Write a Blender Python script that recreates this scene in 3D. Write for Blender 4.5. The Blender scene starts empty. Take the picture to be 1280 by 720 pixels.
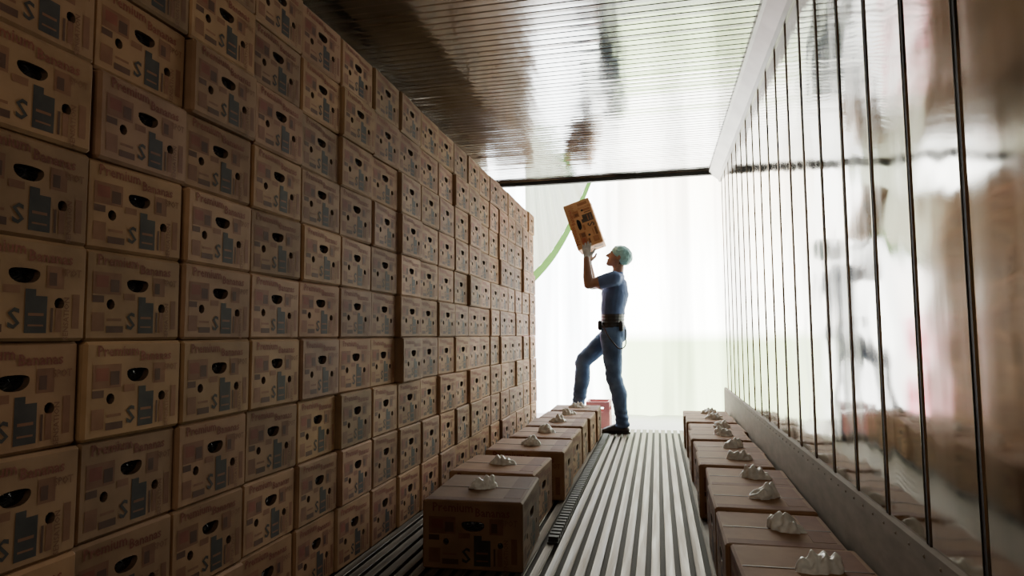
import bpy, bmesh, math, random
from mathutils import Vector, Matrix, noise
random.seed(7)
C=bpy.context.scene.collection
# ------------------------------------------------------------------ materials
def mat(name, col, rough=.6, metal=0., emit=None, es=0., spec=None):
    m=bpy.data.materials.new(name); m.use_nodes=True
    b=m.node_tree.nodes['Principled BSDF']
    b.inputs['Base Color'].default_value=(*col,1); b.inputs['Roughness'].default_value=rough
    b.inputs['Metallic'].default_value=metal
    if spec is not None: b.inputs['Specular IOR Level'].default_value=spec
    if emit: b.inputs['Emission Color'].default_value=(*emit,1); b.inputs['Emission Strength'].default_value=es
    return m
def nd(m,t,**k):
    n=m.node_tree.nodes.new(t)
    for a,v in k.items(): setattr(n,a,v)
    return n
def varied(name,c1,c2,scale=(1,1,1),ns=8.,rough=.6,metal=0.,bump=0.,bscale=None,bdist=.01,detail=4.,tint=False,r2=None,lo=.3,hi=.7,spec=None):
    m=mat(name,c1,rough,metal,spec=spec); T=m.node_tree; L=T.links; b=T.nodes['Principled BSDF']
    tc=nd(m,'ShaderNodeTexCoord'); mp=nd(m,'ShaderNodeMapping'); mp.inputs['Scale'].default_value=scale
    L.new(tc.outputs['Object'],mp.inputs[0])
    nz=nd(m,'ShaderNodeTexNoise'); nz.inputs['Scale'].default_value=ns; nz.inputs['Detail'].default_value=detail
    L.new(mp.outputs[0],nz.inputs['Vector'])
    cr=nd(m,'ShaderNodeValToRGB'); cr.color_ramp.elements[0].color=(*c1,1); cr.color_ramp.elements[1].color=(*c2,1)
    cr.color_ramp.elements[0].position=lo; cr.color_ramp.elements[1].position=hi
    L.new(nz.outputs[0],cr.inputs[0]); out=cr.outputs[0]
    if tint:
        at=nd(m,'ShaderNodeAttribute',attribute_name='tint')
        mx=nd(m,'ShaderNodeMix',data_type='RGBA',blend_type='MULTIPLY'); mx.inputs[0].default_value=1
        L.new(out,mx.inputs[6]); L.new(at.outputs['Color'],mx.inputs[7]); out=mx.outputs[2]
    L.new(out,b.inputs['Base Color'])
    if r2 is not None:
        mr=nd(m,'ShaderNodeMapRange'); mr.inputs[3].default_value=rough; mr.inputs[4].default_value=r2
        mr.inputs[1].default_value=.3; mr.inputs[2].default_value=.7
        L.new(nz.outputs[0],mr.inputs[0]); L.new(mr.outputs[0],b.inputs['Roughness'])
    if bump:
        n2=nz
        if bscale:
            mp2=nd(m,'ShaderNodeMapping'); mp2.inputs['Scale'].default_value=bscale; L.new(tc.outputs['Object'],mp2.inputs[0])
            n2=nd(m,'ShaderNodeTexNoise'); n2.inputs['Scale'].default_value=1; n2.inputs['Detail'].default_value=2
            L.new(mp2.outputs[0],n2.inputs['Vector'])
        bp=nd(m,'ShaderNodeBump'); bp.inputs['Strength'].default_value=bump; bp.inputs['Distance'].default_value=bdist
        L.new(n2.outputs[0],bp.inputs['Height']); L.new(bp.outputs[0],b.inputs['Normal'])
    return m
M_card=varied('cardboard',(.215,.118,.06),(.35,.205,.112),ns=7,rough=.75,tint=True,bump=.2,bdist=.002,detail=10,spec=.25,lo=.25,hi=.65)
M_dark=varied('plastic_bag_in_hole',(.005,.005,.006),(.018,.018,.02),ns=40,rough=.42,bump=.7,bscale=(45,45,45),bdist=.01)
M_red=varied('print_red',(.18,.055,.038),(.24,.08,.052),ns=20,rough=.75,tint=True,spec=.2)
M_blue=varied('print_slate',(.036,.032,.032),(.06,.053,.05),ns=20,rough=.75,tint=True,spec=.2)
M_salm=varied('print_salmon',(.18,.08,.045),(.24,.115,.068),ns=20,rough=.75,tint=True,spec=.2)
M_seam=mat('dark_seam_strip',(.07,.04,.022),.6)  # dark strip along the lid seam, same tone on the hole edges
M_brown=varied('print_dark_card',(.08,.04,.027),(.12,.06,.042),ns=12,rough=.75,tint=True,spec=.2)
BOXM=[M_card,M_dark,M_red,M_blue,M_salm,M_seam,M_brown]
M_plast=varied('crumpled_plastic',(.55,.55,.52),(.8,.8,.75),ns=30,rough=.35,bump=.5,bscale=(35,35,35),bdist=.01)
M_steel=varied('polished_steel_wall',(.47,.445,.39),(.60,.57,.51),scale=(1,3,.25),ns=3,rough=.05,metal=1,r2=.13,bump=.4,bscale=(1,2.4,2.8),bdist=.014)
M_ceil=varied('ribbed_aluminium_ceiling',(.52,.52,.51),(.72,.72,.71),scale=(1,.4,1),ns=4,rough=.09,metal=1,r2=.2,bump=.3,bscale=(7,1.5,1),bdist=.008)
M_floor=varied('worn_aluminium_floor',(.045,.036,.028),(.21,.175,.14),scale=(14,.8,1),ns=3,rough=.42,metal=.6,r2=.65,bump=.3,bdist=.003)
M_under=mat('floor_channel_grime',(.028,.022,.017),.75)
M_black=mat('black_rubber',(.012,.012,.012),.6)
M_kick=varied('scuff_plate',(.17,.135,.10),(.26,.215,.17),scale=(1,2,6),ns=4,rough=.65,metal=0,r2=.8,spec=.2)
M_trim=varied('trim_aluminium',(.25,.24,.225),(.36,.345,.325),ns=5,rough=.4,metal=.6)
M_conc=varied('dock_concrete',(.7,.7,.68),(.8,.8,.78),ns=3,rough=.8)
# ------------------------------------------------------------------ mesh helpers
def obj(name,V,F,mats,mi=None,parent=None,smooth=False,tint=None):
    me=bpy.data.meshes.new(name); me.from_pydata([tuple(v) for v in V],[],F)
    for m in mats: me.materials.append(m)
    if mi: me.polygons.foreach_set('material_index',mi)
    if smooth: me.polygons.foreach_set('use_smooth',[True]*len(F))
    if tint is not None:
        a=me.color_attributes.new('tint','FLOAT_COLOR','POINT')
        flat=[]
        for t in tint: flat+= [t[0],t[1],t[2],1]
        a.data.foreach_set('color',flat)
    me.update(); o=bpy.data.objects.new(name,me); C.objects.link(o)
    if parent: o.parent=parent
    return o
def empty(name):
    o=bpy.data.objects.new(name,None); C.objects.link(o); return o
class MB:
    def __init__(s): s.V=[];s.F=[];s.M=[];s.T=[]
    def add(s,V,F,m,t=(1,1,1)):
        n=len(s.V); s.V+= [Vector(v) for v in V]; s.T+=[t]*len(V)
        for i,f in enumerate(F): s.F.append([k+n for k in f]); s.M.append(m if isinstance(m,int) else m[i])
    def merge(s,o,X=None,t=(1,1,1)):
        n=len(s.V); s.V+=[(X@v if X else v.copy()) for v in o.V]; s.T+=[t]*len(o.V)
        s.F+=[[k+n for k in f] for f in o.F]; s.M+=o.M
    def box(s,a,b,m=0):
        x0,y0,z0=a;x1,y1,z1=b
        V=[(x0,y0,z0),(x1,y0,z0),(x1,y1,z0),(x0,y1,z0),(x0,y0,z1),(x1,y0,z1),(x1,y1,z1),(x0,y1,z1)]
        s.add(V,[(0,3,2,1),(4,5,6,7),(0,1,5,4),(1,2,6,5),(2,3,7,6),(3,0,4,7)],m)
    def obj(s,name,mats,parent=None,smooth=False,tint=False):
        return obj(name,s.V,s.F,mats,s.M,parent,smooth,s.T if tint else None)
def extrude_profile(prof,axis,a,b,closed=False):
    V=[];F=[]
    for t in (a,b):
        for p,q in prof: V.append({'x':(t,p,q),'y':(p,t,q),'z':(p,q,t)}[axis])
    n=len(prof)
    for i in range(n if closed else n-1):
        j=(i+1)%n; F.append((i,j,n+j,n+i))
    return V,F
def text_mesh(s,size):
    cu=bpy.data.curves.new('t','FONT'); cu.body=s; cu.size=size; cu.resolution_u=1
    cu.align_x='CENTER'; cu.align_y='CENTER'; cu.offset=size*.018
    o=bpy.data.objects.new('t',cu); C.objects.link(o)
    bpy.context.view_layer.update()
    me=bpy.data.meshes.new_from_object(o.evaluated_get(bpy.context.evaluated_depsgraph_get()))
    V=[v.co.copy() for v in me.vertices]; F=[list(p.vertices) for p in me.polygons]
    bpy.data.objects.remove(o); bpy.data.curves.remove(cu); bpy.data.meshes.remove(me)
    return V,F
TX={}
def txt(s,size):
    k=(s,size)
    if k not in TX: TX[k]=text_mesh(s,size)
    return TX[k]
def panel(W,H,holes=True,prints=True,base=0):
    p=MB(); bm=bmesh.new()
    def loop(pts):
        vs=[bm.verts.new((x,y,0)) for x,y in pts]
        for i in range(len(vs)): bm.edges.new((vs[i],vs[(i+1)%len(vs)]))
    loop([(-W/2,-H/2),(W/2,-H/2),(W/2,H/2),(-W/2,H/2)])
    hs=[]
    if holes:
        hw,hh=W*.118,H*.105; cx,cy=W*.01,H*.165
        pts=[]
        for i in range(24):
            a=2*math.pi*i/24; ca,sa=math.cos(a),math.sin(a)
            x=math.copysign(abs(ca)**.75,ca)*hw
            if sa>0: y=abs(sa)**.6*hh*.55
            else: y=-abs(sa)**1.15*hh*.95
            pts.append((cx+x,cy+y))
        hs.append(pts)
        for sx,sy in ((-.27,-.10),(.29,-.13)):
            hs.append([(W*sx+.0115*math.cos(2*math.pi*i/10),H*sy+.0125*math.sin(2*math.pi*i/10)) for i in range(10)])
        for h in hs: loop(h)
    bmesh.ops.triangle_fill(bm,edges=bm.edges[:],use_beauty=True,normal=(0,0,1))
    bm.verts.index_update()
    F=[]
    for f in bm.faces:
        idx=[v.index for v in f.verts]
        if f.normal.z<0: idx.reverse()
        inside=False
        for h in hs:
            if all(any((v.co.x-x)**2+(v.co.y-y)**2<1e-10 for x,y in h) for v in f.verts): inside=True
        if not inside: F.append(idx)
    p.add([v.co.copy() for v in bm.verts],F,base); bm.free()
    for h in hs:
        n=len(h); V=[(x,y,0) for x,y in h]+[(x,y,-.016) for x,y in h]
        p.add(V,[(i,n+i,n+(i+1)%n,(i+1)%n) for i in range(n)],5)
        cx=sum(x for x,y in h)/n; cy=sum(y for x,y in h)/n
        V=[(x,y,-.016) for x,y in h]+[(cx+(x-cx)*.5,cy+(y-cy)*.5,-.012+.003*math.sin(i*2.1)) for i,(x,y) in enumerate(h)]+[(cx,cy,-.010)]
        p.add(V,[(i,(i+1)%n,n+(i+1)%n,n+i) for i in range(n)]+[(n+i,n+(i+1)%n,2*n) for i in range(n)],1)
    if prints:
        e=.0006
        def rect(u0,v0,u1,v1,m,ee=e):
            p.add([(u0*W,v0*H,ee),(u1*W,v0*H,ee),(u1*W,v1*H,ee),(u0*W,v1*H,ee)],[(0,1,2,3)],m)
        def t(s,size,u,v,m,rot=0,sx=1,ee=.0011):
            V,F=txt(s,size); R=Matrix.Rotation(rot,3,'Z')
            out=[]
            for q in V:
                q=R@Vector((q.x*sx,q.y,0)); out.append((q.x+u*W,q.y+v*H,ee))
            p.add(out,F,m)
        k=W/.29
        t('Premium',.036*k,-.20,.42,2,sx=.95); t('Bananas',.034*k,.21,.355,2,sx=.95)
        rect(-.45,.02,-.17,.28,4); rect(-.42,.10,-.30,.24,2,.0009); rect(-.28,.05,-.19,.2,6,.0009)
        rect(-.45,-.08,-.34,.0,6)
        rect(.18,.03,.32,.27,4); rect(.2,.06,.26,.2,6,.0009); t('SPOT',.024*k,.385,.21,4,sx=.8)
        rect(.02,-.45,.19,-.06,3); rect(.045,-.27,.165,-.24,4,.0009); rect(.045,-.38,.165,-.36,4,.0009)
        rect(.02,-.06,.10,.01,3); rect(-.14,-.04,-.02,.04,4)
        t('S',.060*k,-.06,-.31,3); rect(.22,-.44,.24,-.18,6); rect(.26,-.44,.31,-.18,4); t('SENSATION',.018*k,.35,-.29,4,rot=math.pi/2)
        rect(-.45,-.42,-.33,-.2,4); rect(-.31,-.44,-.14,-.36,6); rect(-.3,-.3,-.16,-.27,4)
        rect(.40,-.40,.46,-.02,4)
    return p
def carton(W,D,H,mode='stack'):
    b=MB(); c=.007
    pf=panel(W-2*c,H-2*c)
    ps=panel(D-2*c,H-2*c) if mode!='stack' else panel(D-2*c,H-2*c,False,False)
    pb=pf if mode!='stack' else panel(W-2*c,H-2*c,False,False)
    def place(p,ox,oy,ux,uy,nx,ny):
        X=Matrix(((ux,0,nx,ox),(uy,0,ny,oy),(0,1,0,H/2),(0,0,0,1))); b.merge(p,X)
    place(pf,0,-D/2,1,0,0,-1); place(pb,0,D/2,-1,0,0,1)
    place(ps,W/2,0,0,1,1,0); place(ps,-W/2,0,0,-1,-1,0)
    x,y,h=W/2,D/2,H
    V=[]
    def v(px,py,pz): V.append((px,py,pz)); return len(V)-1
    idx={}
    for sx in(-1,1):
        for sy in(-1,1):
            for sz in(0,1):
                zz=h if sz else 0; zi=h-c if sz else c
                idx[sx,sy,sz]=(v(sx*x,sy*(y-c),zi),v(sx*(x-c),sy*y,zi),v(sx*(x-c),sy*(y-c),zz))
    F=[]
    for sx in(-1,1):
        for sy in(-1,1):
            a=idx[sx,sy,0];d=idx[sx,sy,1]; F.append((a[0],a[1],d[1],d[0]))
            F.append(a); F.append(d)
    for sz in(0,1):
        for sx in(-1,1):
            a=idx[sx,-1,sz];d=idx[sx,1,sz]; F.append((a[0],a[2],d[2],d[0]))
        for sy in(-1,1):
            a=idx[-1,sy,sz];d=idx[1,sy,sz]; F.append((a[1],a[2],d[2],d[1]))
        F.append((idx[-1,-1,sz][2],idx[1,-1,sz][2],idx[1,1,sz][2],idx[-1,1,sz][2]))
    b.add(V,F,0)
    if mode!='stack':
        b.box((-x+.01,-.003,h-.001),(x-.01,.003,h+.0015),5)
        b.box((-x+.012,-y+.012,h-.001),(x-.012,-y+.06,h+.0008),4)
        b.box((x-.09,-y+.07,h-.001),(x-.02,y-.02,h+.0008),4)
    return b
def tuft(rx,ry,rz,seed):
    """bulging gathered bag: pleated folds running over a soft ridge"""
    b=MB(); N,Mn=64,18; V=[];F=[]
    for j in range(Mn+1):
        ph=j/Mn*math.pi*.5
        for i in range(N):
            a=2*math.pi*i/N
            q=Vector((math.cos(a)*math.cos(ph),math.sin(a)*math.cos(ph),math.sin(ph)))
            n1=noise.noise(q*1.3+Vector((seed,0,0))); n2=noise.noise(q*2.8+Vector((0,seed,0)))
            r=1+.28*n1+.16*n2
            ple=math.sin(q.x*13+q.y*3*math.sin(seed)+seed+2*n1)
            V.append((q.x*rx*r,q.y*ry*r*(1+.08*ple),max(0,q.z*rz*(1+.45*n1+.35*q.x*math.sin(seed*2))*(1+.16*ple))))
    for j in range(Mn):
        for i in range(N): F.append((j*N+i,j*N+(i+1)%N,(j+1)*N+(i+1)%N,(j+1)*N+i))
    b.add(V,F,7); return b
# ------------------------------------------------------------------ room
XL,XR,ZC=-1.66,.60,2.44; Y0,Y1=-1.6,6.15
prof=[]; y=Y0; rr=random.Random(3)
while y<Y1:
    a_=rr.uniform(-.0004,.0004); b_=rr.uniform(0,.0009)
    prof+=[(y,ZC+.013),(y+.003,ZC+.008+a_),(y+.026,ZC+.008-b_),(y+.049,ZC+.008-a_),(y+.052,ZC+.013)]
    y+=.058
V,F=extrude_profile(prof,'x',XL,XR-.09); ce=obj('ceiling',V,F,[M_ceil])
b=MB(); b.box((XL-.04,Y0,ZC+.02),(XR+.06,Y1+.1,ZC+.08)); b.obj('ceiling_outer_panel',[M_trim])
b=MB(); b.box((XL,Y1-.03,ZC-.03),(XR,Y1+.02,ZC+.02)); b.obj('trim_ceiling_end',[M_black])
prof=[(XR,Y0)]; y=1.42-.27*11
while y<Y1:
    if y>Y0+.02: prof+=[(XR,y-.014),(XR-.003,y-.010),(XR+.012,y-.008),(XR+.012,y+.008),(XR-.003,y+.010),(XR,y+.014)]
    y+=.27
prof.append((XR,Y1+.1))
V,F=extrude_profile(prof,'z',0,ZC); F=[f[::-1] for f in F]; obj('wall_right',V,F,[M_steel])
b=MB(); y=1.42-.27*11
while y<Y1:
    if y>Y0+.02: b.box((XR-.001,y-.0075,.43),(XR+.011,y+.0075,ZC))
    y+=.27
b.obj('trim_wall_sealant',[M_black])
V,F=extrude_profile([(XR-.10,ZC+.005),(XR-.10,ZC-.012),(XR-.085,ZC-.02),(XR-.02,ZC-.075),(XR-.008,ZC-.10),(XR,ZC-.10)],'y',Y0,Y1); obj('trim_cove_right',V,F,[M_trim])
b=MB()
V,F=extrude_profile([(XR,.44),(XR-.012,.435),(XR-.014,.40),(XR-.016,.06),(XR-.03,0.0)],'y',Y0,Y1+.1); b.add(V,F,0)
y=Y0+.05
while y<Y1:
    n=8; V=[(XR-.0165,y,.415)]+[(XR-.0125,y+.006*math.cos(2*math.pi*i/n),.415+.006*math.sin(2*math.pi*i/n)) for i in range(n)]
    b.add(V,[(0,1+i,1+(i+1)%n) for i in range(n)],0)
    y+=.09
b.obj('baseboard_right',[M_kick])
b=MB(); b.box((XL-.04,Y0,0),(XL,Y1+.1,ZC+.02)); b.obj('wall_left',[M_steel])
b=MB(); b.box((XL,Y0-.04,-.04),(XR,Y0,ZC+.02)); b.obj('wall_back',[M_trim])
b=MB(); x=XL+.02
prof=lambda x:[(x-.003,-.03),(x-.003,-.006),(x-.017,-.005),(x-.0185,-.002),(x-.017,0),(x-.011,-.001),(x,-.0015),(x+.011,-.001),(x+.017,0),(x+.0185,-.002),(x+.017,-.005),(x+.003,-.006),(x+.003,-.03)]
FY=6.5
while x<XR-.02:
    V,F=extrude_profile(prof(x),'y',Y0,FY); b.add(V,[f[::-1] for f in F],0)
    V=[(p,FY,q) for p,q in prof(x)]; b.add(V,[(2,3,4,5,6,7,8,9,10,11),(0,1,11,12)],0)
    x+=.0575
b.box((XL,Y0,-.06),(XR+.02,FY,-.03),1)
b.obj('floor',[M_floor,M_under])
b=MB(); b.box((-5,FY+.02,-.25),(5,12,-.03)); b.obj('dock_floor',[M_conc])
b=MB(); b.box((-.505,2.9,0),(-.455,6.0,.006)); y=2.92
while y<5.98: b.box((-.503,y,.005),(-.457,y+.028,.026)); y+=.05
b.obj('toothed_load_strip',[M_black])
# ------------------------------------------------------------------ box stack
rows=[0,.25,.475,.70,.925,1.135,1.345,1.555,1.765,1.975,2.185]
cache={}
st=MB(); XF=-1.25; Wd=.293; Dd=.385
for ci in range(-4,18):
    y0=1.18+.30*ci
    coff=random.uniform(-.009,.009)
    for r in range(10):
        h=round(rows[r+1]-rows[r],3)
        if h not in cache: cache[h]=carton(Wd,Dd,h-.0015)
        j=random.uniform(-.007,.007)
        X=Matrix.Translation((XF-Dd/2+coff+random.uniform(-.010,.010),y0+.15+j*.3,rows[r]+.0005))@Matrix.Rotation(math.pi/2+math.radians(random.uniform(-1.6,1.6)),4,'Z')@Matrix.Rotation(math.radians(random.uniform(-.6,.6)),4,'Y')
        g=random.uniform(.68,1.1); st.merge(cache[h],X,(g,g*random.uniform(.95,1.03),g*random.uniform(.90,1.06)))
st.obj('banana_box_stack',BOXM,tint=True)
# ------------------------------------------------------------------ floor boxes
def floor_box(name,cx,cy,z,w,d,h,rot,seed,t=True,tx=0,ty=0,g=None):
    b=carton(w,d,h,'floor'); o=MB()
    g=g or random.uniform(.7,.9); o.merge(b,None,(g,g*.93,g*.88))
    if t:
        tf=tuft(.066,.036,.046,seed); o.merge(tf,Matrix.Translation((tx,ty,h-.002))@Matrix.Rotation(.6*math.sin(seed*3),4,'Z'))
    ob=o.obj(name,BOXM+[M_plast],tint=True)
    me=ob.data
    for p in me.polygons:
        if p.material_index==7: p.use_smooth=True
    ob.location=(cx,cy,z); ob.rotation_euler=(0,0,rot); return ob
L=[(-.75,2.75,.41,.48,.27,.045),(-.80,3.29,.43,.45,.265,-.03),(-.765,3.86,.46,.44,.27,.02),(-.76,4.40,.42,.46,.265,-.02),(-.76,4.90,.42,.45,.27,.03),(-.75,5.40,.42,.45,.265,0),(-.74,5.88,.42,.44,.27,.02),(-.78,6.31,.34,.36,.16,0)]
for i,(x,y,w,d,h,r) in enumerate(L):
    floor_box('banana_carton',x,y,.0005,w,d,h,r,i*1.7+.4,t=i<7,tx=.0,g=.45 if i==0 else None)  # first carton's tint darkened to stand for its backlit front
ys=[1.57,1.98,2.39,2.80,3.21,3.62,4.03,4.44,4.85,5.26,5.67]
for i,y in enumerate(ys):
    floor_box('banana_carton',.385+random.uniform(-.012,.012),y,.0005,.365,.395,.262+.008*(i%2),random.uniform(-.03,.03),3+i*1.3,tx=.03)
# ------------------------------------------------------------------ worker
M_jean=varied('denim',(.03,.065,.15),(.13,.22,.40),ns=5,rough=.85,bump=.4,bscale=(10,10,14),bdist=.02)
M_shirt=varied('blue_tshirt',(.05,.09,.20),(.09,.14,.29),ns=5,rough=.88,bump=.4,bscale=(9,9,11),bdist=.02)
M_skin=varied('skin',(.22,.11,.07),(.30,.155,.10),ns=8,rough=.5)
M_glove=varied('work_glove',(.35,.35,.34),(.55,.55,.53),ns=30,rough=.8)
M_cap=varied('turquoise_hair_cover',(.20,.42,.42),(.32,.58,.57),ns=14,rough=.6,bump=.6,bscale=(60,60,60),bdist=.01)
M_belt=mat('black_back_belt',(.015,.015,.017),.55); M_shoe=mat('dark_boot',(.03,.027,.03),.55); M_hair=mat('dark_hair',(.02,.014,.01),.6)
M_eye=mat('eye_white',(.35,.33,.31),.4); M_iris=mat('eye_iris',(.03,.02,.015),.2)
def hull(parts):
    bm=bmesh.new()
    for c,r,R in parts:
        if not isinstance(r,tuple): r=(r,r,r)
        X=Matrix.Translation(c)@(R.to_4x4() if R else Matrix.Identity(4))@Matrix.Diagonal((*r,1))
        bmesh.ops.create_icosphere(bm,subdivisions=3,radius=1,matrix=X)
    if len(parts)>1:
        res=bmesh.ops.convex_hull(bm,input=bm.verts[:],use_existing_faces=False)
        junk=set(g for g in res['geom_interior']+res['geom_unused'] if isinstance(g,bmesh.types.BMVert))
        bmesh.ops.delete(bm,geom=list(junk),context='VERTS')
    bm.verts.index_update()
    V=[v.co.copy() for v in bm.verts]; F=[[v.index for v in f.verts] for f in bm.faces]; bm.free(); return V,F
def remeshed(name,parts,vox,mats,parent,smooth_it=3,cls=None,wr=None):
    b=MB()
    for p in parts: V,F=hull(p); b.add(V,F,0)
    o=b.obj(name+'_tmp',[])
    m=o.modifiers.new('r','REMESH'); m.mode='VOXEL'; m.voxel_size=vox; m.adaptivity=0
    if smooth_it: s=o.modifiers.new('s','SMOOTH'); s.factor=.5; s.iterations=smooth_it
    bpy.context.view_layer.update()
    me=bpy.data.meshes.new_from_object(o.evaluated_get(bpy.context.evaluated_depsgraph_get()))
    bpy.data.objects.remove(o)
    me.materials.clear()
    for q in mats: me.materials.append(q)
    for p in me.polygons:
        p.use_smooth=True; p.material_index=cls(p.center) if cls else 0
    if wr:
        ns=[vv.normal.copy() for vv in me.vertices]
        for vv,nn in zip(me.vertices,ns): vv.co+=nn*wr(vv.co)
    n=bpy.data.objects.new(name,me); C.objects.link(n); n.parent=parent; return n
W=empty('warehouse_worker')
v=Vector; YM=6.3
def at(x,dy,z): return v((x,YM+dy,z))
LH,RH=at(-.435,-.085,.93),at(-.44,.085,.93)
LK,LA=at(-.415,-.10,.52),at(-.345,-.11,.11)
RK,RA=at(-.735,.06,.665),at(-.775,.03,.265)
LS,RS=at(-.385,-.175,1.465),at(-.385,.175,1.465)
LE,RE=at(-.635,-.185,1.41),at(-.635,.185,1.43)
LW,RW=at(-.645,-.215,1.655),at(-.665,.215,1.655)
parts=[
 [(at(-.425,0,.95),(.118,.165,.10),None),(at(-.425,0,1.06),(.112,.155,.08),None)],
 [(at(-.365,0,.93),(.078,.14,.085),None),(at(-.40,0,1.0),(.10,.14,.08),None)],
 [(at(-.425,0,1.05),(.112,.155,.08),None),(at(-.42,0,1.16),(.115,.15,.08),None)],
 [(at(-.42,0,1.16),(.115,.15,.08),None),(at(-.395,0,1.33),(.132,.172,.10),None)],
 [(at(-.395,0,1.33),(.132,.172,.10),None),(at(-.38,0,1.43),(.10,.16,.065),None)],
 [(at(-.385,-.15,1.455),.068,None),(at(-.37,0,1.49),(.068,.07,.045),None),(at(-.385,.15,1.455),.068,None)],
 [(at(-.375,0,1.48),.058,None),(at(-.355,0,1.59),.052,None)],
]
for H_,K,A in ((LH,LK,LA),(RH,RK,RA)):
    mid=H_.lerp(K,.35); parts.append([(H_,(.108,.095,.11),None),(mid,.098,None)]); parts.append([(mid,.098,None),(K,.073,None)])
    c=K.lerp(A,.33)+v((.02,0,0)); parts.append([(K,.073,None),(c,.076,None)]); parts.append([(c,.076,None),(A,.062,None)])
    parts.append([(A,.062,None),(A+v((-.004,0,-.04)),(.074,.066,.012),None)])
for S,E,Wr in ((LS,LE,LW),(RS,RE,RW)):
    m_=S.lerp(E,.5); parts.append([(S,.066,None),(m_,.055,None)]); parts.append([(S+v((-.01,0,0)),.072,None),(S.lerp(E,.55)+v((0,0,-.008)),.067,None)])
    parts.append([(m_,.052,None),(E,.044,None)])
    c=E.lerp(Wr,.3); parts.append([(E,.044,None),(c,.047,None)]); parts.append([(c,.047,None),(Wr,.03,None)])
def segd(p,a,b):
    d=b-a; t=max(0,min(1,(p-a).dot(d)/d.length_squared)); return (p-a-d*t).length,t
def cls(p):
    for S,E,Wr in ((LS,LE,LW),(RS,RE,RW)):
        d1,t1=segd(p,S,E); d2,t2=segd(p,E,Wr)
        if d2<.075 and p.z>1.2 and p.x<-.58: return 3
        if d1<.09 and t1>.60: return 3
    if p.z>1.535 and abs(p.y-YM)<.075: return 3
    if p.z<1.0+ .05*(p.x+.43): return 0
    if p.z<1.125: return 1
    return 2
def folds(p):
    c=cls(p)
    if c==3: return 0
    if c==1: return .002*math.sin(p.z*200)
    k=.008 if c==0 else .007
    n=noise.noise(v((p.x*7,p.y*7,p.z*13)))+.3*noise.noise(v((p.x*16+5,p.y*15,p.z*24)))
    if c==0:
        for K,A in ((LK,LA),(RK,RA)):
            d=(p-K).length
            if d<.16: n+=.6*math.sin((p-K).dot((A-K).normalized())*75)*(1-d/.16)
            d=(p-A).length
            if d<.18: n+=.7*math.sin(p.z*110+p.x*30)*(1-d/.18)
    return k*n
remeshed('body',parts,.0065,[M_jean,M_belt,M_shirt,M_skin],W,3,cls,folds)
b=MB()
V,F=hull([(at(-.54,-.10,1.0),(.02,.035,.03),None),(at(-.54,-.10,1.05),(.02,.035,.02),None)]); b.add(V,F,0)
V,F=hull([(at(-.335,-.14,1.02),(.022,.03,.045),None),(at(-.335,-.14,.98),(.02,.028,.02),None)]); b.add(V,F,0)
b.obj('belt_pouches',[M_belt],W,True)
cu=bpy.data.curves.new('lanyard','CURVE'); cu.dimensions='3D'; cu.bevel_depth=.006; s=cu.splines.new('BEZIER'); pts=[at(-.51,-.18,1.03),at(-.41,-.215,.86),at(-.33,-.20,.80),at(-.295,-.13,.98)]
s.bezier_points.add(3)
for p,q in zip(s.bezier_points,pts): p.co=q; p.handle_left_type=p.handle_right_type='AUTO'
o=bpy.data.objects.new('lanyard',cu); C.objects.link(o); cu.materials.append(M_belt); o.parent=W
for nm,A,sole in (('boot_left',LA,0.0),('boot_right',RA,.162)):
    px,py=A.x,A.y
    ps=[[(v((px,py,A.z-.02)),(.045,.04,.03),None),(v((px+.02,py,sole+.04)),(.045,.038,.038),None)],
        [(v((px+.025,py,sole+.036)),(.045,.037,.035),None),(v((px-.10,py-.005,sole+.034)),(.05,.043,.033),None)],
        [(v((px-.02,py,A.z-.03)),(.035,.036,.03),None),(v((px-.15,py-.008,sole+.028)),(.045,.042,.027),None)]]
    remeshed(nm,ps,.006,[M_shoe],W,2)
    b=MB(); N=20; V=[]
    for zz in (sole+.001,sole+.018):
        for i in range(N):
            a=2*math.pi*i/N; V.append((px-.06+.135*math.cos(a),py-.003+.046*math.sin(a),zz))
    b.add(V,[tuple(range(N))[::-1],tuple(range(N,2*N))]+[(i,(i+1)%N,N+(i+1)%N,N+i) for i in range(N)],0)
    b.obj(nm.replace('boot','boot_sole'),[M_black],W)
HC=at(-.355,0,1.68); R3=Matrix.Rotation(math.radians(24),3,'Y')
def hp(x,y,z): return HC+R3@v((x,y,z))
hparts=[
 [(hp(.005,0,.025),(.098,.076,.092),R3),(hp(-.012,0,-.015),(.082,.068,.08),R3)],
 [(hp(-.02,0,-.03),(.068,.06,.06),R3),(hp(-.066,0,-.090),(.026,.028,.022),R3),(hp(0,0,-.06),(.05,.055,.035),R3)],
 [(hp(-.088,0,.018),(.008,.009,.012),R3),(hp(-.114,0,-.024),(.012,.014,.010),R3),(hp(-.088,0,-.026),(.01,.017,.012),R3)],
 [(hp(-.084,-.03,.028),(.012,.02,.008),R3),(hp(-.086,.03,.028),(.012,.02,.008),R3)],
 [(hp(-.084,-.014,-.055),(.011,.012,.006),R3),(hp(-.084,.014,-.055),(.011,.012,.006),R3)],
 [(hp(-.082,-.012,-.066),(.010,.010,.006),R3),(hp(-.082,.012,-.066),(.010,.010,.006),R3)],
 [(hp(.012,-.078,-.005),(.017,.009,.03),R3)],[(hp(.012,.078,-.005),(.017,.009,.03),R3)],
 [(hp(.01,0,-.06),.05,None),(at(-.36,0,1.56),.05,None)],
]
def hcls(p):
    q=R3.inverted()@(p-HC)
    if q.x>.03 and q.z>-.07 and abs(q.y)<.09 and q.z<.03: return 1
    return 0
remeshed('head',hparts,.004,[M_skin,M_hair],W,1,hcls)
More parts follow.
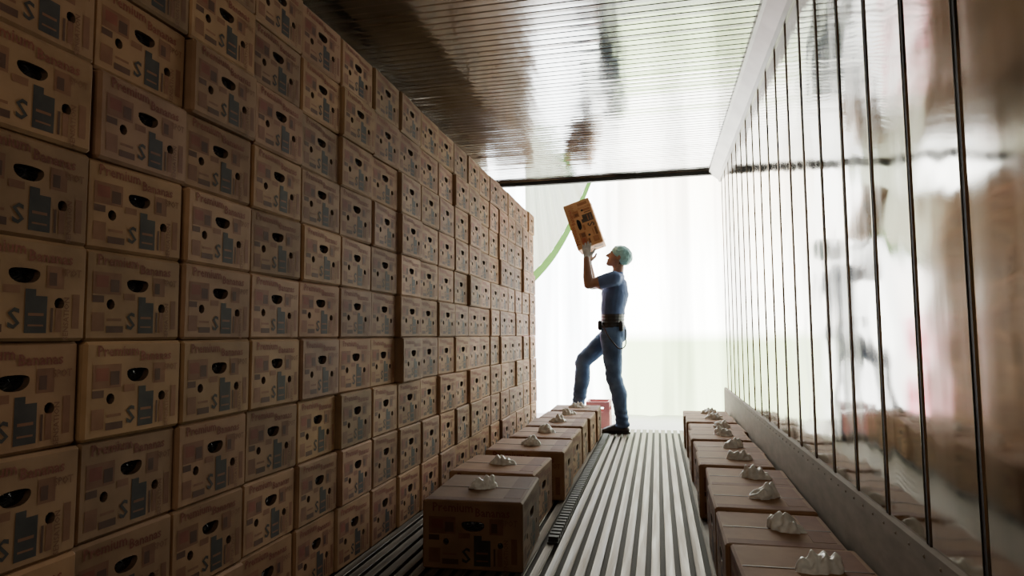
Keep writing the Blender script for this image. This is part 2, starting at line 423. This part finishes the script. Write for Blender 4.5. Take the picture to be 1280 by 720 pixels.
for sy in(-1,1):
    V,F=hull([(hp(-.080,sy*.029,.008),.0105,None)]); obj('eye_%d'%(sy+2),V,F,[M_eye],parent=W,smooth=True)
    V,F=hull([(hp(-.0875,sy*.031,.009),.0055,None)]); obj('iris_%d'%(sy+2),V,F,[M_iris],parent=W,smooth=True)
remeshed('hair_cover',[[(hp(.015,0,.045),(.108,.088,.085),R3),(hp(.045,0,.02),(.085,.083,.08),R3)],[(hp(.085,0,.02),(.045,.05,.045),R3)]],.005,[M_cap],W,1,None,lambda p:.006*noise.noise(p*28))
def hand(name,wr,Dv,N,S):
    Dv=Dv.normalized();N=N.normalized();S=S.normalized(); ps=[]
    P=lambda a,s,n: wr+Dv*a+S*s+N*n
    ps.append([(P(0,0,0),.028,None),(P(.02,0,0),(.027,.022,.022),None)])
    ps.append([(P(.02,.012,0),.018,None),(P(.02,-.012,0),.017,None),(P(.088,.031,0),.0135,None),(P(.088,-.031,0),.0125,None)])
    for s,l,r,bd in ((.033,.074,.0105,.10),(.011,.083,.0108,.06),(-.011,.077,.0103,.09),(-.032,.06,.0094,.16)):
        p=P(.088,s,0); d=(Dv+S*s*2.6).normalized(); ang=-.05
        for k,f in enumerate((.44,.31,.25)):
            ang+=bd*(k+1)
            dd=(d*math.cos(ang)+N*math.sin(ang)); q=p+dd*l*f
            ps.append([(p,r*(1-.06*k),None),(q,r*(.94-.06*k),None)]); p=q
    p=P(.03,.03,.004); q=P(.055,.062,.010); q2=P(.085,.078,.012)
    ps.append([(p,.016,None),(q,.0125,None)]); ps.append([(q,.0125,None),(q2,.0105,None)])
    ps.append([(P(-.05,0,0),(.03,.03,.012),None),(P(0,0,0),.031,None)])
    remeshed(name,ps,.003,[M_glove],W,1)
hand('glove_left',LW+v((0,.01,.01)),v((.0,.15,1)),v((0,1,-.05)),v((1,0,0)))
hand('glove_right',RW+v((0,-.01,.01)),v((.0,-.15,1)),v((0,-1,-.05)),v((1,0,0)))
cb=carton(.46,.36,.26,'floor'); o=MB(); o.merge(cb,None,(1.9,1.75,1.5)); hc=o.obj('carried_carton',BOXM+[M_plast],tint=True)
ang=math.radians(18)
ux=v((-math.sin(ang),0,math.cos(ang))); uz=v((-math.cos(ang),0,-math.sin(ang))); uy=uz.cross(ux)
cc=v((-.677,YM,2.0)); org=cc-uz*.13
hc.matrix_world=Matrix(((ux.x,uy.x,uz.x,org.x),(ux.y,uy.y,uz.y,org.y),(ux.z,uy.z,uz.z,org.z),(0,0,0,1)))
# ------------------------------------------------------------------ outside
M_cur=bpy.data.materials.new('emissive_curtain'); M_cur.use_nodes=True; T=M_cur.node_tree; T.nodes.clear()  # emission stands in for daylight through the curtain and its folds
out=T.nodes.new('ShaderNodeOutputMaterial'); em=T.nodes.new('ShaderNodeEmission'); tc=T.nodes.new('ShaderNodeTexCoord')
sp=T.nodes.new('ShaderNodeSeparateXYZ'); T.links.new(tc.outputs['Object'],sp.inputs[0])
nz=T.nodes.new('ShaderNodeTexNoise'); nz.inputs['Scale'].default_value=1; mp=T.nodes.new('ShaderNodeMapping'); mp.inputs['Scale'].default_value=(4,4,.3)
T.links.new(tc.outputs['Object'],mp.inputs[0]); T.links.new(mp.outputs[0],nz.inputs['Vector'])
cr=T.nodes.new('ShaderNodeValToRGB'); E=cr.color_ramp.elements
E[0].position=0; E[0].color=(.40,.47,.28,1); E[1].position=1; E[1].color=(.8,.72,.58,1)
e=E.new(.26); e.color=(.38,.48,.26,1); e=E.new(.31); e.color=(1,1,.92,1); e=E.new(.52); e.color=(1,.99,.92,1); e=E.new(.72); e.color=(.9,.85,.72,1)
mr=T.nodes.new('ShaderNodeMapRange'); mr.inputs[1].default_value=0; mr.inputs[2].default_value=3.2
T.links.new(sp.outputs[2],mr.inputs[0]); T.links.new(mr.outputs[0],cr.inputs[0])
mg=T.nodes.new('ShaderNodeMapRange'); mg.inputs[1].default_value=-.9; mg.inputs[2].default_value=-.35
T.links.new(sp.outputs[0],mg.inputs[0])
mx=T.nodes.new('ShaderNodeMix'); mx.data_type='RGBA'; mx.inputs[6].default_value=(.95,.99,1,1)
T.links.new(mg.outputs[0],mx.inputs[0]); T.links.new(cr.outputs[0],mx.inputs[7])
n3=T.nodes.new('ShaderNodeTexNoise'); n3.inputs['Scale'].default_value=2.2; T.links.new(tc.outputs['Object'],n3.inputs['Vector'])  # pink and dark patches added to the glow for their reflection in the wall
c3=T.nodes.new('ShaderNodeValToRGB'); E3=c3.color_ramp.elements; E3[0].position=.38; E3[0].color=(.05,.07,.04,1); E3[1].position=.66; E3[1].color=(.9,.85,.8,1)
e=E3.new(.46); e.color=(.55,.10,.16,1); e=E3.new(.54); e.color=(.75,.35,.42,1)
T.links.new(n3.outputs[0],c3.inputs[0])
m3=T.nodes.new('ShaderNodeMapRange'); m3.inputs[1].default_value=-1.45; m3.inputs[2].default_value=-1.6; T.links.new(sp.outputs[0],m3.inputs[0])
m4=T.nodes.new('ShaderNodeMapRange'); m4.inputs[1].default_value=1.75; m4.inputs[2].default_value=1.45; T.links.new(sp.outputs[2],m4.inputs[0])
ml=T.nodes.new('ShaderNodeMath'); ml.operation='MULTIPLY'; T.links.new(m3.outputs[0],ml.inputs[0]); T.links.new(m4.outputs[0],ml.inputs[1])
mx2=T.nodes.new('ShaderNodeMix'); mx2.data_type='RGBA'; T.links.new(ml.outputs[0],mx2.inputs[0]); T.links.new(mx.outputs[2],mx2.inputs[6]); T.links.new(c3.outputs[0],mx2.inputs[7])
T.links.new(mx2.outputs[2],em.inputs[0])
ms=T.nodes.new('ShaderNodeMapRange'); ms.inputs[1].default_value=.35; ms.inputs[2].default_value=.62; ms.inputs[3].default_value=10; ms.inputs[4].default_value=17
T.links.new(nz.outputs[0],ms.inputs[0]); T.links.new(ms.outputs[0],em.inputs[1]); T.links.new(em.outputs[0],out.inputs[0])
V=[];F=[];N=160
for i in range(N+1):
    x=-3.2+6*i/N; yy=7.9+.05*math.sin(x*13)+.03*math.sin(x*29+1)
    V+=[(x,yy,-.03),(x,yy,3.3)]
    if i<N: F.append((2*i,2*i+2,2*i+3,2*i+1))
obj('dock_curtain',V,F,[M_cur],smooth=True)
def trans(name,col,tf):
    m=bpy.data.materials.new(name); m.use_nodes=True; T=m.node_tree; T.nodes.clear()
    o_=T.nodes.new('ShaderNodeOutputMaterial'); d=T.nodes.new('ShaderNodeBsdfDiffuse'); t_=T.nodes.new('ShaderNodeBsdfTranslucent'); m_=T.nodes.new('ShaderNodeMixShader')
    d.inputs[0].default_value=(*col,1); t_.inputs[0].default_value=(*col,1); m_.inputs[0].default_value=tf
    T.links.new(d.outputs[0],m_.inputs[1]); T.links.new(t_.outputs[0],m_.inputs[2]); T.links.new(m_.outputs[0],o_.inputs[0]); return m
M_side=trans('side_curtain_cloth',(.80,.85,.72),.28); M_hem=trans('green_curtain_hem',(.13,.28,.07),.3)
b=MB(); V=[];F=[];V2=[];F2=[]; N=60
for i in range(N+1):
    t=i/N; x=-.64-.72*t; z=2.70-1.17*t-.16*math.sin(t*3.14); w=.022+.035*t
    yy=6.92+.02*math.sin(t*38)+.012*math.sin(t*71)
    V+=[(x-w*.8,yy,z+w*.4),(x-.30*(1-t)-w,yy+.02,3.0)]
    V2+=[(x-w*.8,6.91,z+w*.4),(x+w*.7,6.92,z-w*.4)]
    if i<N:
        F.append((2*i,2*i+1,2*i+3,2*i+2)); F2.append((2*i,2*i+1,2*i+3,2*i+2))
b.add(V,F,0); b.add(V2,F2,1)
b.obj('side_curtain',[M_side,M_hem],None,True)
M_pink=varied('pink_crate_plastic',(.65,.10,.16),(.8,.22,.27),ns=6,rough=.5)
M_redc=varied('faded_red_crate',(.5,.18,.18),(.6,.26,.24),ns=6,rough=.6)
M_wht=varied('white_crate_plastic',(.6,.6,.58),(.8,.8,.78),ns=6,rough=.5)
M_dkg=varied('dark_green_crate',(.03,.07,.04),(.06,.11,.06),ns=6,rough=.5)
def crate_stack(name,cx,cy,w,d,h,n,mats_):
    b=MB()
    for k in range(n):
        z0=-.03+k*(h+.004); m=k%len(mats_)
        b.box((cx-w/2,cy-d/2,z0),(cx+w/2,cy+d/2,z0+.02),m)
        for s in(-1,1):
            b.box((cx-w/2,cy+s*(d/2-.01)-.01,z0+.02),(cx+w/2,cy+s*(d/2-.01)+.01,z0+h*.62),m)
            b.box((cx-w/2,cy+s*(d/2-.01)-.01,z0+h*.8),(cx+w/2,cy+s*(d/2-.01)+.01,z0+h),m)
            b.box((cx+s*(w/2-.01)-.01,cy-d/2+.02,z0+.02),(cx+s*(w/2-.01)+.01,cy+d/2-.02,z0+h*.62),m)
            b.box((cx+s*(w/2-.01)-.01,cy-d/2+.02,z0+h*.8),(cx+s*(w/2-.01)+.01,cy+d/2-.02,z0+h),m)
            for u in(-1,1): b.box((cx+s*(w/2-.03)-.03,cy+u*(d/2-.01)-.008,z0+h*.62),(cx+s*(w/2-.03)+.03,cy+u*(d/2-.01)+.008,z0+h*.8),m)
    return b.obj(name,mats_)
crate_stack('crate_stack',-2.35,7.1,.5,.4,.26,8,[M_dkg,M_pink,M_wht])  # unseen stack, added for its reflection in the right wall
crate_stack('low_crate',-.62,6.85,.24,.3,.27,1,[M_redc])
# ------------------------------------------------------------------ lights / world
w=bpy.data.worlds.new('world'); bpy.context.scene.world=w; w.use_nodes=True
w.node_tree.nodes['Background'].inputs[0].default_value=(.95,1,.97,1); w.node_tree.nodes['Background'].inputs[1].default_value=2.0
def area(name,loc,tgt,size,sy,power,col):
    l=bpy.data.lights.new(name,'AREA'); l.shape='RECTANGLE'; l.size=size; l.size_y=sy; l.energy=power; l.color=col
    o=bpy.data.objects.new(name,l); C.objects.link(o); o.location=loc
    o.rotation_euler=(Vector(tgt)-Vector(loc)).to_track_quat('-Z','Y').to_euler()
area('fill_light',(.2,-1.3,1.9),(-1.0,2.5,1.0),.9,.6,13,(1,.85,.68))  # fill light behind the camera, added to brighten the box wall
# ------------------------------------------------------------------ camera
f=800.0; rho=math.radians(1.4)
Yc=Vector((182,-58,-f)).normalized(); t=math.tan(rho)
Zc=Vector((-t,1,0)); Zc=(Zc-Yc*Zc.dot(Yc)).normalized(); Xc=Yc.cross(Zc)
R=Matrix((Xc,Yc,Zc))
cd=bpy.data.cameras.new('camera'); cd.sensor_width=36; cd.lens=f/1280*36; cd.clip_start=.02
co=bpy.data.objects.new('camera',cd); C.objects.link(co); co.matrix_world=Matrix.Translation((0,0,.93))@R.to_4x4()
bpy.context.scene.camera=co
